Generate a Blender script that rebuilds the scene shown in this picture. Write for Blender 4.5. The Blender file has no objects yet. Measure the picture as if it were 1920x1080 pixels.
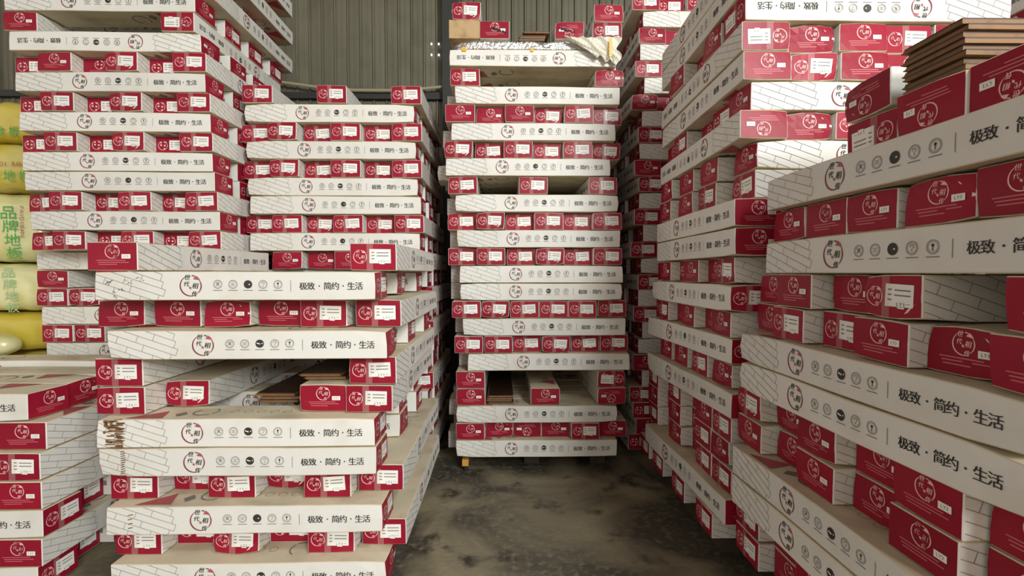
import bpy, math, random
import numpy as np
from mathutils import Vector, Matrix
from mathutils.bvhtree import BVHTree

random.seed(11)
S = bpy.context.scene
COL = S.collection
CAM_H = 1.02

# ------------------------------------------------------------------ camera
cam = bpy.data.objects.new('camera', bpy.data.cameras.new('camera'))
COL.objects.link(cam)
cam.location = (0, 0, CAM_H)
cam.rotation_euler = (math.radians(90 - 1.81), 0, math.radians(-1.17))
cam.data.sensor_width = 36.0
cam.data.lens = 910.5 / 1920 * 36
cam.data.clip_start = 0.02
S.camera = cam

# ------------------------------------------------------------------ light
world = bpy.data.worlds.new('world'); S.world = world
world.use_nodes = True
world.node_tree.nodes['Background'].inputs[0].default_value = (1.0, 0.87, 0.76, 1)
world.node_tree.nodes['Background'].inputs[1].default_value = 1.0

def area(name, loc, target, sx, sy, power, col):
    d = bpy.data.lights.new(name, 'AREA'); d.shape = 'RECTANGLE'; d.size = sx; d.size_y = sy
    d.energy = power; d.color = col
    o = bpy.data.objects.new(name, d); COL.objects.link(o); o.location = loc
    o.rotation_euler = (Vector(target) - Vector(loc)).to_track_quat('-Z', 'Y').to_euler()
    return o
# daylight through the loading door behind the photographer
area('loading_door_daylight', (2.5, -4.0, 2.9), (0.0, 2.0, 1.0), 1.8, 1.6, 290, (0.98, 1.0, 0.97))
# ceiling lamp high on the right
lp = bpy.data.lights.new('ceiling_lamp', 'POINT'); lp.energy = 155; lp.color = (0.98, 1.0, 0.97); lp.shadow_soft_size = 0.22
lo = bpy.data.objects.new('ceiling_lamp', lp); COL.objects.link(lo); lo.location = (1.35, -0.65, 2.85)

S.view_settings.view_transform = 'Standard'
S.view_settings.look = 'None'
S.view_settings.exposure = 0.02
S.view_settings.gamma = 1.0
S.view_settings.use_curve_mapping = False

# ------------------------------------------------------------------ materials
def rgb(h, a=1.0):
    h = h.lstrip('#'); c = [int(h[i:i + 2], 16) / 255 for i in (0, 2, 4)]
    return tuple((x / 12.92 if x <= .04045 else ((x + .055) / 1.055) ** 2.4) for x in c) + (a,)

def mat(name, col, rough=.6, var=0.0, noise=None, coat=0.0, metal=0.0, bump=None, spec=.5):
    """var: brightness change from object to object; noise: (scale, second colour, amount)"""
    m = bpy.data.materials.new(name); m.use_nodes = True
    nt = m.node_tree; b = nt.nodes['Principled BSDF']
    b.inputs['Roughness'].default_value = rough; b.inputs['Metallic'].default_value = metal
    b.inputs['Coat Weight'].default_value = coat; b.inputs['Coat Roughness'].default_value = .30
    b.inputs['Specular IOR Level'].default_value = spec
    b.inputs['Base Color'].default_value = col
    out = None
    tc = nt.nodes.new('ShaderNodeTexCoord')
    if noise:
        n = nt.nodes.new('ShaderNodeTexNoise'); n.inputs['Scale'].default_value = noise[0]
        n.inputs['Detail'].default_value = 5
        oi = nt.nodes.new('ShaderNodeObjectInfo')
        ad = nt.nodes.new('ShaderNodeVectorMath'); ad.operation = 'ADD'
        sc = nt.nodes.new('ShaderNodeVectorMath'); sc.operation = 'SCALE'; sc.inputs[3].default_value = 7
        cb = nt.nodes.new('ShaderNodeCombineXYZ')
        for k in range(3): nt.links.new(oi.outputs['Random'], cb.inputs[k])
        nt.links.new(cb.outputs[0], sc.inputs[0])
        nt.links.new(tc.outputs['Object'], ad.inputs[0]); nt.links.new(sc.outputs[0], ad.inputs[1])
        nt.links.new(ad.outputs[0], n.inputs['Vector'])
        r = nt.nodes.new('ShaderNodeMapRange')
        r.inputs[1].default_value = .48; r.inputs[2].default_value = .72
        r.inputs[3].default_value = 0; r.inputs[4].default_value = noise[2]
        nt.links.new(n.outputs['Fac'], r.inputs[0])
        mx = nt.nodes.new('ShaderNodeMix'); mx.data_type = 'RGBA'
        mx.inputs[6].default_value = col; mx.inputs[7].default_value = noise[1]
        nt.links.new(r.outputs[0], mx.inputs[0]); out = mx.outputs[2]
    if var:
        oi = nt.nodes.new('ShaderNodeObjectInfo')
        r = nt.nodes.new('ShaderNodeMapRange'); r.inputs[3].default_value = 1 - var; r.inputs[4].default_value = 1 + var
        nt.links.new(oi.outputs['Random'], r.inputs[0])
        vm = nt.nodes.new('ShaderNodeVectorMath'); vm.operation = 'SCALE'
        if out: nt.links.new(out, vm.inputs[0])
        else: vm.inputs[0].default_value = col[:3]
        nt.links.new(r.outputs[0], vm.inputs[3]); out = vm.outputs[0]
    if out: nt.links.new(out, b.inputs['Base Color'])
    if bump:
        n2 = nt.nodes.new('ShaderNodeTexNoise'); n2.inputs['Scale'].default_value = bump[0]; n2.inputs['Detail'].default_value = 4
        nt.links.new(tc.outputs['Object'], n2.inputs['Vector'])
        bp = nt.nodes.new('ShaderNodeBump'); bp.inputs['Strength'].default_value = bump[1]; bp.inputs['Distance'].default_value = .01
        nt.links.new(n2.outputs['Fac'], bp.inputs['Height']); nt.links.new(bp.outputs[0], b.inputs['Normal'])
    return m

M = {}
M['white'] = mat('carton_white', (.74, .735, .69, 1), .55, .05, (9, (.58, .54, .44, 1), .35), bump=(14, .12))
M['tan'] = mat('carton_tan', (.68, .61, .45, 1), .65, .06, (7, (.36, .30, .20, 1), .6))
M['red'] = mat('carton_red', (.285, .006, .025, 1), .60, .10, (12, (.32, .016, .036, 1), .6), coat=.25, spec=.15, bump=(30, .15))
M['grey'] = mat('print_grey', (.20, .19, .17, 1), .6)
M['dark'] = mat('print_dark', (.035, .03, .025, 1), .6)
M['maroon'] = mat('print_maroon', (.22, .025, .03, 1), .6)
M['rose'] = mat('print_rose', (.42, .09, .10, 1), .6)
M['pink'] = mat('print_pink', (.80, .50, .48, 1), .5)
M['faint'] = mat('print_faint_pink', (.55, .14, .16, 1), .5)
M['sticker'] = mat('sticker_paper', (.84, .84, .80, 1), .6, .05)
M['kraft'] = mat('kraft_tape', (.50, .34, .17, 1), .35, 0, (18, (.30, .19, .09, 1), .8), coat=.3)
M['board_top'] = mat('board_walnut', (.030, .013, .007, 1), .38, .15, (25, (.055, .026, .013, 1), .8))
M['board_edge'] = mat('board_edge', (.19, .095, .034, 1), .6, .15, (40, (.10, .05, .018, 1), .7))
M['foil'] = mat('silver_foil', (.82, .82, .80, 1), .22, metal=.9, bump=(60, .9))
M['film'] = mat('wrap_film', (.78, .76, .66, 1), .25, 0, (14, (.70, .66, .50, 1), .8), coat=.5, bump=(22, .8))
M['yellow'] = mat('bundle_yellow', (.62, .50, .06, 1), .3, .06, (5, (.66, .60, .26, 1), .8), coat=.4, bump=(9, .6))
M['pale_yellow'] = mat('bundle_pale_yellow', (.76, .74, .40, 1), .22, 0, (4, (.62, .56, .16, 1), .9), coat=.6, bump=(9, .7))
M['green_print'] = mat('green_print', (.05, .38, .05, 1), .4)
M['pale_green'] = mat('pale_green_print', (.36, .60, .30, 1), .4)
M['redbrown'] = mat('redbrown_print', (.36, .08, .03, 1), .4)
M['amber'] = mat('amber_tape', (.80, .42, .02, 1), .35, coat=.3)
M['stain'] = mat('brown_stain', (.17, .075, .02, 1), .8, 0, (60, (.30, .19, .08, 1), .9))
M['wood'] = mat('pallet_wood', (.05, .035, .022, 1), .8, .15, (20, (.03, .02, .013, 1), .8))
M['foot_yellow'] = mat('foot_orange', (.62, .30, .05, 1), .6)
M['black'] = mat('black_rubber', (.012, .012, .012, 1), .7)
M['steel'] = mat('dark_steel', (.035, .035, .032, 1), .6)
M['sheet'] = mat('wall_sheet', (.175, .165, .115, 1), .5, .10, (6, (.13, .12, .08, 1), .7))
M['roof'] = mat('roof_sheet', (.10, .10, .09, 1), .7)
M['pipe'] = mat('pipe_cream', (.42, .38, .25, 1), .5)

def tape_material():
    m = bpy.data.materials.new('clear_tape'); m.use_nodes = True; nt = m.node_tree
    for n in list(nt.nodes): nt.nodes.remove(n)
    o = nt.nodes.new('ShaderNodeOutputMaterial'); mx = nt.nodes.new('ShaderNodeMixShader'); mx.inputs[0].default_value = .17
    t = nt.nodes.new('ShaderNodeBsdfTransparent'); p = nt.nodes.new('ShaderNodeBsdfPrincipled')
    p.inputs['Base Color'].default_value = (.8, .62, .58, 1); p.inputs['Roughness'].default_value = .18
    nt.links.new(t.outputs[0], mx.inputs[1]); nt.links.new(p.outputs[0], mx.inputs[2]); nt.links.new(mx.outputs[0], o.inputs[0])
    return m
M['tape'] = tape_material()

def hole_material():
    m = bpy.data.materials.new('daylight_hole'); m.use_nodes = True; nt = m.node_tree
    b = nt.nodes['Principled BSDF']; b.inputs['Emission Color'].default_value = (.85, .92, 1, 1); b.inputs['Emission Strength'].default_value = 3
    return m
M['hole'] = hole_material()

def floor_material():
    m = bpy.data.materials.new('concrete'); m.use_nodes = True; nt = m.node_tree; b = nt.nodes['Principled BSDF']
    tc = nt.nodes.new('ShaderNodeTexCoord')
    def nz(scale, det, lo, hi, dist=0):
        n = nt.nodes.new('ShaderNodeTexNoise'); n.inputs['Scale'].default_value = scale; n.inputs['Detail'].default_value = det
        n.inputs['Distortion'].default_value = dist
        nt.links.new(tc.outputs['Object'], n.inputs['Vector'])
        r = nt.nodes.new('ShaderNodeMapRange'); r.inputs[1].default_value = lo; r.inputs[2].default_value = hi
        nt.links.new(n.outputs['Fac'], r.inputs[0]); return r.outputs[0]
    def mix(f, a, c):
        x = nt.nodes.new('ShaderNodeMix'); x.data_type = 'RGBA'
        nt.links.new(f, x.inputs[0])
        for i, v in ((6, a), (7, c)):
            if isinstance(v, tuple): x.inputs[i].default_value = v
            else: nt.links.new(v, x.inputs[i])
        return x.outputs[2]
    c1 = mix(nz(1.7, 6, .40, .56, .8), (.29, .25, .16, 1), (.075, .066, .048, 1))
    c2 = mix(nz(5.5, 6, .56, .66), c1, (.045, .038, .028, 1))
    c3 = mix(nz(38, 4, .5, .8), c2, (.23, .20, .14, 1))
    nt.links.new(c3, b.inputs['Base Color']); b.inputs['Roughness'].default_value = .62
    n2 = nt.nodes.new('ShaderNodeTexNoise'); n2.inputs['Scale'].default_value = 45; n2.inputs['Detail'].default_value = 6
    nt.links.new(tc.outputs['Object'], n2.inputs['Vector'])
    bp = nt.nodes.new('ShaderNodeBump'); bp.inputs['Strength'].default_value = .25; bp.inputs['Distance'].default_value = .01
    nt.links.new(n2.outputs['Fac'], bp.inputs['Height']); nt.links.new(bp.outputs[0], b.inputs['Normal'])
    return m
M['floor'] = floor_material()

# ------------------------------------------------------------------ mesh helpers
class MB:
    """collects polygons with material names, then links ONE mesh object"""
    def __init__(s): s.v = []; s.f = []; s.m = []
    def poly(s, pts, m):
        i = len(s.v); s.v += [tuple(p) for p in pts]; s.f.append(tuple(range(i, i + len(pts)))); s.m.append(m)
    def box(s, x0, x1, y0, y1, z0, z1, m, tb=None):
        i = len(s.v)
        s.v += [(x, y, z) for z in (z0, z1) for y in (y0, y1) for x in (x0, x1)]
        for q, mm in (((0, 2, 3, 1), tb or m), ((4, 5, 7, 6), tb or m), ((0, 1, 5, 4), m), ((2, 6, 7, 3), m), ((0, 4, 6, 2), m), ((1, 3, 7, 5), m)):
            s.f.append(tuple(i + k for k in q)); s.m.append(mm)
    def tube(s, pts, r, m, n=8):
        i = len(s.v); P = [Vector(p) for p in pts]
        for k, p in enumerate(P):
            d = (P[min(k + 1, len(P) - 1)] - P[max(k - 1, 0)]).normalized()
            a = d.cross(Vector((0, 0, 1)));  a = a.normalized() if a.length > 1e-4 else Vector((1, 0, 0)); b = d.cross(a)
            s.v += [tuple(p + a * math.cos(t) * r + b * math.sin(t) * r) for t in [2 * math.pi * j / n for j in range(n)]]
        for k in range(len(P) - 1):
            for j in range(n):
                s.f.append((i + k * n + j, i + k * n + (j + 1) % n, i + (k + 1) * n + (j + 1) % n, i + (k + 1) * n + j)); s.m.append(m)
        s.f.append(tuple(i + j for j in range(n))); s.m.append(m)
        e = i + (len(P) - 1) * n; s.f.append(tuple(e + j for j in range(n))); s.m.append(m)
    def mesh(s, name, deform=None):
        v = s.v
        if deform: v = deform(np.array(v, dtype=float))
        me = bpy.data.meshes.new(name); me.from_pydata([tuple(p) for p in v], [], s.f)
        names = sorted(set(s.m)); idx = {n: k for k, n in enumerate(names)}
        for n in names: me.materials.append(M[n])
        me.polygons.foreach_set('material_index', [idx[x] for x in s.m]); me.update()
        return me
    def build(s, name, parent=None, deform=None):
        return link(name, s.mesh(name, deform), parent)

def link(name, me, parent=None):
    o = bpy.data.objects.new(name, me); COL.objects.link(o)
    if parent is not None: o.parent = parent
    return o
def tag(o, label=None, cat=None, group=None, kind=None):
    if label: o['label'] = label
    if cat: o['category'] = cat
    if group: o['group'] = group
    if kind: o['kind'] = kind
    return o
def empty(name, loc=(0, 0, 0), rz=0.0):
    o = bpy.data.objects.new(name, None); COL.objects.link(o); o.location = loc; o.rotation_euler = (0, 0, rz)
    o.empty_display_size = .05
    return o

# ------------------------------------------------------------------ glyphs (built-in font of Blender)
_gl = {}
def glyph(ch):
    """triangulated outline of a character, scaled to a unit box centred on the origin"""
    if ch in _gl: return _gl[ch]
    cu = bpy.data.curves.new('glyph', 'FONT'); cu.body = ch; cu.size = 1; cu.resolution_u = 2
    ob = bpy.data.objects.new('glyph', cu); COL.objects.link(ob)
    dg = bpy.context.evaluated_depsgraph_get(); dg.update()
    me = ob.evaluated_get(dg).to_mesh()
    v = np.array([(p.co.x, p.co.y) for p in me.vertices]); f = [tuple(p.vertices) for p in me.polygons]
    ob.evaluated_get(dg).to_mesh_clear()
    bpy.data.objects.remove(ob); bpy.data.curves.remove(cu)
    if len(v):
        lo, hi = v.min(0), v.max(0); v = (v - (lo + hi) / 2) / max(hi - lo)
    _gl[ch] = (v, f); return _gl[ch]

class Print:
    """flat print: 2D shapes (s, t in metres) put on a face through a map to 3D"""
    def __init__(s, mb, fn): s.mb = mb; s.fn = fn
    def poly(s, pts, m): s.mb.poly([s.fn(*p) for p in pts], m)
    def line(s, a, b, w, m, n=1):
        dx, dy = b[0] - a[0], b[1] - a[1]; l = math.hypot(dx, dy) or 1; nx, ny = -dy / l * w / 2, dx / l * w / 2
        for k in range(n):
            p = (a[0] + dx * k / n, a[1] + dy * k / n); q = (a[0] + dx * (k + 1) / n, a[1] + dy * (k + 1) / n)
            s.poly([(p[0] - nx, p[1] - ny), (q[0] - nx, q[1] - ny), (q[0] + nx, q[1] + ny), (p[0] + nx, p[1] + ny)], m)
    def arc(s, c, r, w, a0, a1, m, n=16, taper=False):
        for k in range(n):
            A = [math.radians(a0 + (a1 - a0) * (k + e) / n) for e in (0, 1)]
            W_ = [w * ((.35 + .65 * math.sin(math.pi * (k + e) / n)) if taper else 1) for e in (0, 1)]
            P = []
            for e, sg in ((0, -1), (1, -1), (1, 1), (0, 1)):
                rr = r + sg * W_[e] / 2; P.append((c[0] + rr * math.cos(A[e]), c[1] + rr * math.sin(A[e])))
            s.poly(P, m)
    def disc(s, c, r, m, n=14):
        s.poly([(c[0] + r * math.cos(2 * math.pi * k / n), c[1] + r * math.sin(2 * math.pi * k / n)) for k in range(n)], m)
    def rect(s, x0, x1, y0, y1, m): s.poly([(x0, y0), (x1, y0), (x1, y1), (x0, y1)], m)
    def char(s, ch, cx, cy, h, m, rot=0, sx=1.0, shear=0.0):
        v, f = glyph(ch); ca, sa = math.cos(math.radians(rot)), math.sin(math.radians(rot))
        P = []
        for x, y in v:
            x, y = (x * sx + shear * y) * h, y * h
            P.append((cx + x * ca - y * sa, cy + x * sa + y * ca))
        i = len(s.mb.v); s.mb.v += [tuple(s.fn(*p)) for p in P]
        for q in f: s.mb.f.append(tuple(i + k for k in q)); s.mb.m.append(m)

def logo(P, c, r, ring, dark, fan, fine=True):
    cx, cy = c
    P.arc(c, r, r * .13, 118, 298, ring, 18, True)
    P.arc(c, r * .98, r * .12, -48, 38, ring, 9, True)
    P.arc(c, r, r * .09, 66, 84, dark, 3)
    P.poly([(cx + .22 * r, cy + .66 * r), (cx + .50 * r, cy + .98 * r), (cx + .74 * r, cy + .80 * r), (cx + .90 * r, cy + .54 * r), (cx + .5 * r, cy + .60 * r)], fan)
    if fine:
        for ch, x, y, h in (('世', -.30, .84, .52), ('代', -.40, .18, .50), ('相', .42, .0, .56), ('传', .34, -.80, .52)):
            for d in (-.014, .014): P.char(ch, cx + (x + d) * r, cy + y * r, h * r, dark, rot=-3, shear=.14)
        P.poly([(cx - .14 * r, cy - .06 * r), (cx + .06 * r, cy - .16 * r), (cx + .04 * r, cy - .36 * r), (cx - .16 * r, cy - .26 * r)], fan)
    else:
        for x, y in ((-.42, .7), (-.4, .1), (.4, 0), (.36, -.75)):
            P.rect(cx + (x - .2) * r, cx + (x + .2) * r, cy + (y - .18) * r, cy + (y + .18) * r, dark)

# ------------------------------------------------------------------ the carton (one design, several copies of it)
CL, CW, CH = .82, .146, .088
def clip(a, b, x0, x1, y0, y1):
    t0, t1 = 0.0, 1.0; d = (b[0] - a[0], b[1] - a[1])
    for p, q in ((-d[0], a[0] - x0), (d[0], x1 - a[0]), (-d[1], a[1] - y0), (d[1], y1 - a[1])):
        if abs(p) < 1e-9:
            if q < 0: return None
        else:
            r = q / p
            if p < 0: t0 = max(t0, r)
            else: t1 = min(t1, r)
    if t0 >= t1: return None
    return (a[0] + d[0] * t0, a[1] + d[1] * t0), (a[0] + d[0] * t1, a[1] + d[1] * t1)

def plank_pattern(P, w=.0011, m='grey'):
    ang = math.radians(-19); dx, dy = math.cos(ang), math.sin(ang); nx, ny = -dy, dx
    rect = (.003, .235, .002, CH - .002); sp = .0205
    ends = {-3: .08, -2: .105, -1: .15, 0: .135, 1: .185, 2: .198, 3: .185, 4: .175}
    joints = {-2: (.04,), -1: (.07,), 0: (.055,), 1: (.02, .10), 2: (.075,), 3: (.12, .035), 4: (.10,)}
    o = (.0, .038)
    def pt(k, t): return (o[0] + nx * sp * k + dx * t, o[1] + ny * sp * k + dy * t)
    for k in range(-3, 6):
        e = max(ends.get(k, 0), ends.get(k - 1, 0))
        c = clip(pt(k, -.05), pt(k, e), *rect)
        if c: P.line(*c, w, m, 2)
    for k, e in ends.items():
        for t in joints.get(k, ()) + (e,):
            c = clip(pt(k, t), pt(k + 1, t), *rect)
            if c: P.line(*c, w, m)

TXT = [(ch, ((x0 + x1) / 2 / 4.571 + 300 - 178) / 524) for ch, x0, x1 in
       (('极', 1188, 1250), ('致', 1253, 1318), ('简', 1395, 1460), ('约', 1462, 1525), ('生', 1600, 1663), ('活', 1667, 1730))]
DOTS = [((x / 4.571 + 122) / 524) for x in (1357, 1562)]

def side_print(P, fine=True):
    plank_pattern(P)
    logo(P, (.342 * CL, .50 * CH), .0305, 'maroon', 'dark', 'rose', fine)
    cy = .55 * CH
    for k, u in enumerate((.437, .4905, .544, .5975, .651)):
        c = (u * CL, cy); r = .0125
        P.rect(c[0] - .0135, c[0] + .0135, .335 * CH, .335 * CH + .0018, 'grey')
        if k == 2:
            P.disc(c, r, 'dark')
            P.line((c[0] - .009, cy + .002), (c[0], cy - .001), .003, 'sticker'); P.line((c[0], cy - .001), (c[0] + .009, cy + .001), .003, 'sticker')
            continue
        P.arc(c, r, .0013, 0, 360, 'grey', 18)
        if not fine: continue
        P.arc(c, r * .78, .0008, 0, 360, 'grey', 14)
        if k == 0:
            for a, b in (((-.005, .004), (.0, .0)), ((.005, .004), (.0, .0)), ((0, 0), (-.005, -.005)), ((0, 0), (.005, -.005)), ((-.003, .005), (.003, .005))):
                P.line((c[0] + a[0], cy + a[1]), (c[0] + b[0], cy + b[1]), .0014, 'dark')
        elif k == 1:
            for d in (-.0035, 0, .0035): P.line((c[0] - .005, cy + d), (c[0] + .005, cy + d), .0012, 'grey')
        elif k == 3:
            P.arc((c[0], cy + .0025), .0038, .0014, -60, 200, 'grey', 8); P.line((c[0], cy - .001), (c[0], cy - .0065), .0014, 'grey')
        else:
            P.disc((c[0], cy + .003), .003, 'dark', 8); P.line((c[0], cy + .002), (c[0], cy - .007), .0018, 'dark')
    P.rect(.697 * CL - .0007, .697 * CL + .0007, .31 * CH, .69 * CH, 'grey')
    if fine:
        for ch, u in TXT:
            for d in (-.0004, .0004): P.char(ch, u * CL + d, .495 * CH, .0228, 'dark')
    else:
        for ch, u in TXT: P.rect(u * CL - .009, u * CL + .009, .495 * CH - .009, .495 * CH + .009, 'grey')
    for u in DOTS: P.disc((u * CL, .495 * CH), .0022, 'dark', 8)

def top_print(P):
    for x, sg in ((.075, 1),):
        P.poly([(x, .012), (x + sg * .11, .012), (x + sg * .085, .085)], 'rose')
        P.poly([(x + sg * .125, .05), (x + sg * .142, .075), (x + sg * .16, .05), (x + sg * .142, .028)], 'grey')
    P.arc((.342 * CL, CW / 2), .035, .005, 140, 310, 'grey', 14); P.arc((.342 * CL, CW / 2), .035, .004, -40, 60, 'grey', 8)
    for u in (.45, .5, .55, .6, .65): P.arc((u * CL, CW / 2), .013, .0014, 0, 360, 'grey', 10)

OFF = .0008
F_SIDE = lambda s, t: (s - CL / 2, -CW / 2 - OFF, t)
B_SIDE = lambda s, t: (CL / 2 - s, CW / 2 + OFF, t)
TOPF = lambda s, t: (s - CL / 2, t - CW / 2, CH + OFF)
BOTF = lambda s, t: (s - CL / 2, CW / 2 - t, -OFF)
EP = .0006
def E_S(d): return lambda s, t: (CL / 2 + EP + d, s - CW / 2, t)
def E_T(d): return lambda s, t: (-CL / 2 - EP - d, CW / 2 - s, t)

def make_deform(seed):
    r = random.Random(seed)
    ph = [r.uniform(0, 6.28) for _ in range(6)]; am = r.uniform(.0006, .0014)
    dents = [(sx, sy, sz, r.choice((0, 0, .3, .6, 1)) * .006) for sx in (-1, 1) for sy in (-1, 1) for sz in (0, 1)]
    def fn(v):
        v = v.copy(); x, y, z = v[:, 0].copy(), v[:, 1].copy(), v[:, 2].copy()
        zt = z / CH; yt = y / (CW / 2)
        v[:, 1] += am * np.sin(x * 9 + ph[0]) * yt + .6 * am * np.sin(x * 15 + ph[1])
        v[:, 2] -= (.6 + np.sin(x * 11 + ph[2])) * am * .8 * zt
        for sx, sy, sz, d in dents:
            if d == 0: continue
            dx = (x - sx * CL / 2) / .05; dy = (y - sy * CW / 2) / .035; dz = (z - sz * CH) / .028
            w = np.exp(-(dx * dx + dy * dy + dz * dz))
            v[:, 0] -= sx * d * w * .8; v[:, 1] -= sy * d * w * .8; v[:, 2] += (.9 if sz == 0 else -.9) * d * w
        return v
    return fn

def body_mesh(name, fine=True, deform=None):
    mb = MB()
    if fine:
        prof = []; r = .0028; hw, h = CW / 2 - .0004, CH - .001
        def run(a, b, n): return [(a[0] + (b[0] - a[0]) * k / n, a[1] + (b[1] - a[1]) * k / n) for k in range(n)]
        def crn(c, a0): return [(c[0] + r * math.cos(math.radians(a0 + t)), c[1] + r * math.sin(math.radians(a0 + t))) for t in (0, 45)]
        prof += run((-hw + r, .0005), (hw - r, .0005), 3) + crn((hw - r, .0005 + r), -90)
        prof += run((hw, r), (hw, h - r), 2) + crn((hw - r, h - r), 0)
        prof += run((hw - r, h), (-hw + r, h), 3) + crn((-hw + r, h - r), 90)
        prof += run((-hw, h - r), (-hw, r), 2) + crn((-hw + r, .0005 + r), 180)
        n = len(prof)
        xs = [-CL / 2, -CL / 2 + .002, -CL / 2 + .03] + [-CL / 2 + .03 + (CL - .06) * k / 12 for k in range(1, 12)] + [CL / 2 - .03, CL / 2 - .002, CL / 2]
        for k, x in enumerate(xs):
            ins = .002 if k in (0, len(xs) - 1) else 0
            for (y, z) in prof:
                mb.v.append((x, y * (1 - ins / hw), CH / 2 + (z - CH / 2) * (1 - ins / (CH / 2))))
        for k in range(len(xs) - 1):
            for j in range(n):
                q = (k * n + j, (k + 1) * n + j, (k + 1) * n + (j + 1) % n, k * n + (j + 1) % n)
                zz = [mb.v[i][2] for i in q]
                mb.f.append(q); mb.m.append('tan' if (max(zz) < .004 or min(zz) > CH - .004) else 'white')
        mb.f.append(tuple(range(n))); mb.m.append('white')
        mb.f.append(tuple((len(xs) - 1) * n + j for j in reversed(range(n)))); mb.m.append('white')
    else:
        mb.box(-CL / 2, CL / 2, -CW / 2, CW / 2, .0005, CH - .0005, 'white', 'tan')
    for fnm in (F_SIDE, B_SIDE): side_print(Print(mb, fnm), fine)
    for fnm in (TOPF, BOTF): top_print(Print(mb, fnm))
    return mb if not fine else mb.mesh(name, deform)

def end_slab(mb, sgn):
    x0, x1 = (CL / 2 - .0004, CL / 2 + EP) if sgn > 0 else (-CL / 2 - EP, -CL / 2 + .0004)
    # sliced slab, so that it follows the dents of the body
    ys = [-CW / 2 + .0026 + (CW - .0052) * k / 5 for k in range(6)]; zs = [.0026 + (CH - .0056) * k / 3 for k in range(4)]
    xo = x1 if sgn > 0 else x0; xi = x0 if sgn > 0 else x1
    for a in range(5):
        for b in range(3):
            mb.poly([(xo, ys[a], zs[b]), (xo, ys[a + 1], zs[b]), (xo, ys[a + 1], zs[b + 1]), (xo, ys[a], zs[b + 1])], 'red')
    for a in range(5):
        for z in (zs[0], zs[-1]): mb.poly([(xo, ys[a], z), (xo, ys[a + 1], z), (xi, ys[a + 1], z), (xi, ys[a], z)], 'red')
    for b in range(3):
        for y in (ys[0], ys[-1]): mb.poly([(xo, y, zs[b]), (xo, y, zs[b + 1]), (xi, y, zs[b + 1]), (xi, y, zs[b])], 'red')

def end_s_print(mb, fine=True):
    logo(Print(mb, E_S(.0005)), (.22 * CW, .50 * CH), .0205, 'pink', 'pink', 'pink', fine)
def end_t_print(mb, fine=True):
    P = Print(mb, E_T(.0005))
    logo(P, (.506 * CW, .66 * CH), .0205, 'pink', 'pink', 'pink', fine)
    for t, a, b in ((.345, .19, .76), (.275, .22, .83), (.205, .24, .60)): P.rect(a * CW, b * CW, t * CH, t * CH + .0022, 'faint')
def sticker_big(mb, fine=True, tilt=0.0):
    P = Print(mb, E_S(.0010))
    x0, x1, y0, y1 = .42 * CW, .88 * CW, .27 * CH, .78 * CH; w, h = x1 - x0, y1 - y0
    c = ((x0 + x1) / 2, (y0 + y1) / 2); ca, sa = math.cos(tilt), math.sin(tilt)
    T = lambda s, t: E_S(.0010)(c[0] + (s - c[0]) * ca - (t - c[1]) * sa, c[1] + (s - c[0]) * sa + (t - c[1]) * ca)
    T2 = lambda s, t: E_S(.0013)(c[0] + (s - c[0]) * ca - (t - c[1]) * sa, c[1] + (s - c[0]) * sa + (t - c[1]) * ca)
    P = Print(mb, T); P.rect(x0, x1, y0, y1, 'sticker')
    P.poly([(x0 + w * .45, y0), (x0 + w * .7, y0), (x0 + w * .7, y0 - h * .07), (x0 + w * .47, y0 - h * .05)], 'sticker')
    Q = Print(mb, T2)
    for k, t in enumerate((.72, .50, .28)):
        Q.rect(x0 + w * .10, x0 + w * .24, y0 + h * t, y0 + h * (t + .07), 'grey')
        if k < 2: Q.rect(x0 + w * .34, x0 + w * .90, y0 + h * (t - .01), y0 + h * (t + .05), 'grey')
    if fine:
        for i, ch in enumerate('LY3'): Q.char(ch, x0 + w * (.46 + .11 * i), y0 + h * .13, h * .15, 'dark')
        Q.rect(x0 + w * .76, x0 + w * .9, y0 + h * .14, y0 + h * .16, 'grey')
def sticker_small(mb, fine=True):
    P = Print(mb, E_T(.0010)); x0, x1, y0, y1 = .69 * CW, .865 * CW, .42 * CH, .57 * CH
    P.rect(x0, x1, y0, y1, 'sticker')
    if fine:
        Q = Print(mb, E_T(.0013))
        for i, ch in enumerate('LY3'): Q.char(ch, x0 + (x1 - x0) * (.3 + .2 * i), (y0 + y1) / 2, .0065, 'grey')
def tape_strip(mb):
    P = Print(mb, E_S(.0016)); P.rect(.36 * CW, .36 * CW + .020, .002, CH - .003, 'tape')

NV = 5
VAR = []
for k in range(NV):
    d = make_deform(100 + k); v = {'body': body_mesh('carton_body', True, d)}
    for nm, fs in (('end_s', (lambda mb: (end_slab(mb, 1), end_s_print(mb)),)), ('end_t', (lambda mb: (end_slab(mb, -1), end_t_print(mb)),)),
                   ('stk', (lambda mb: sticker_big(mb, True, (.0, .03, -.04, .06, -.02)[k]),)), ('stk2', (sticker_small,)), ('tape', (tape_strip,))):
        mb = MB()
        for f in fs: f(mb)
        v[nm] = mb.mesh('carton_' + nm, d)
    VAR.append(v)

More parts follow.
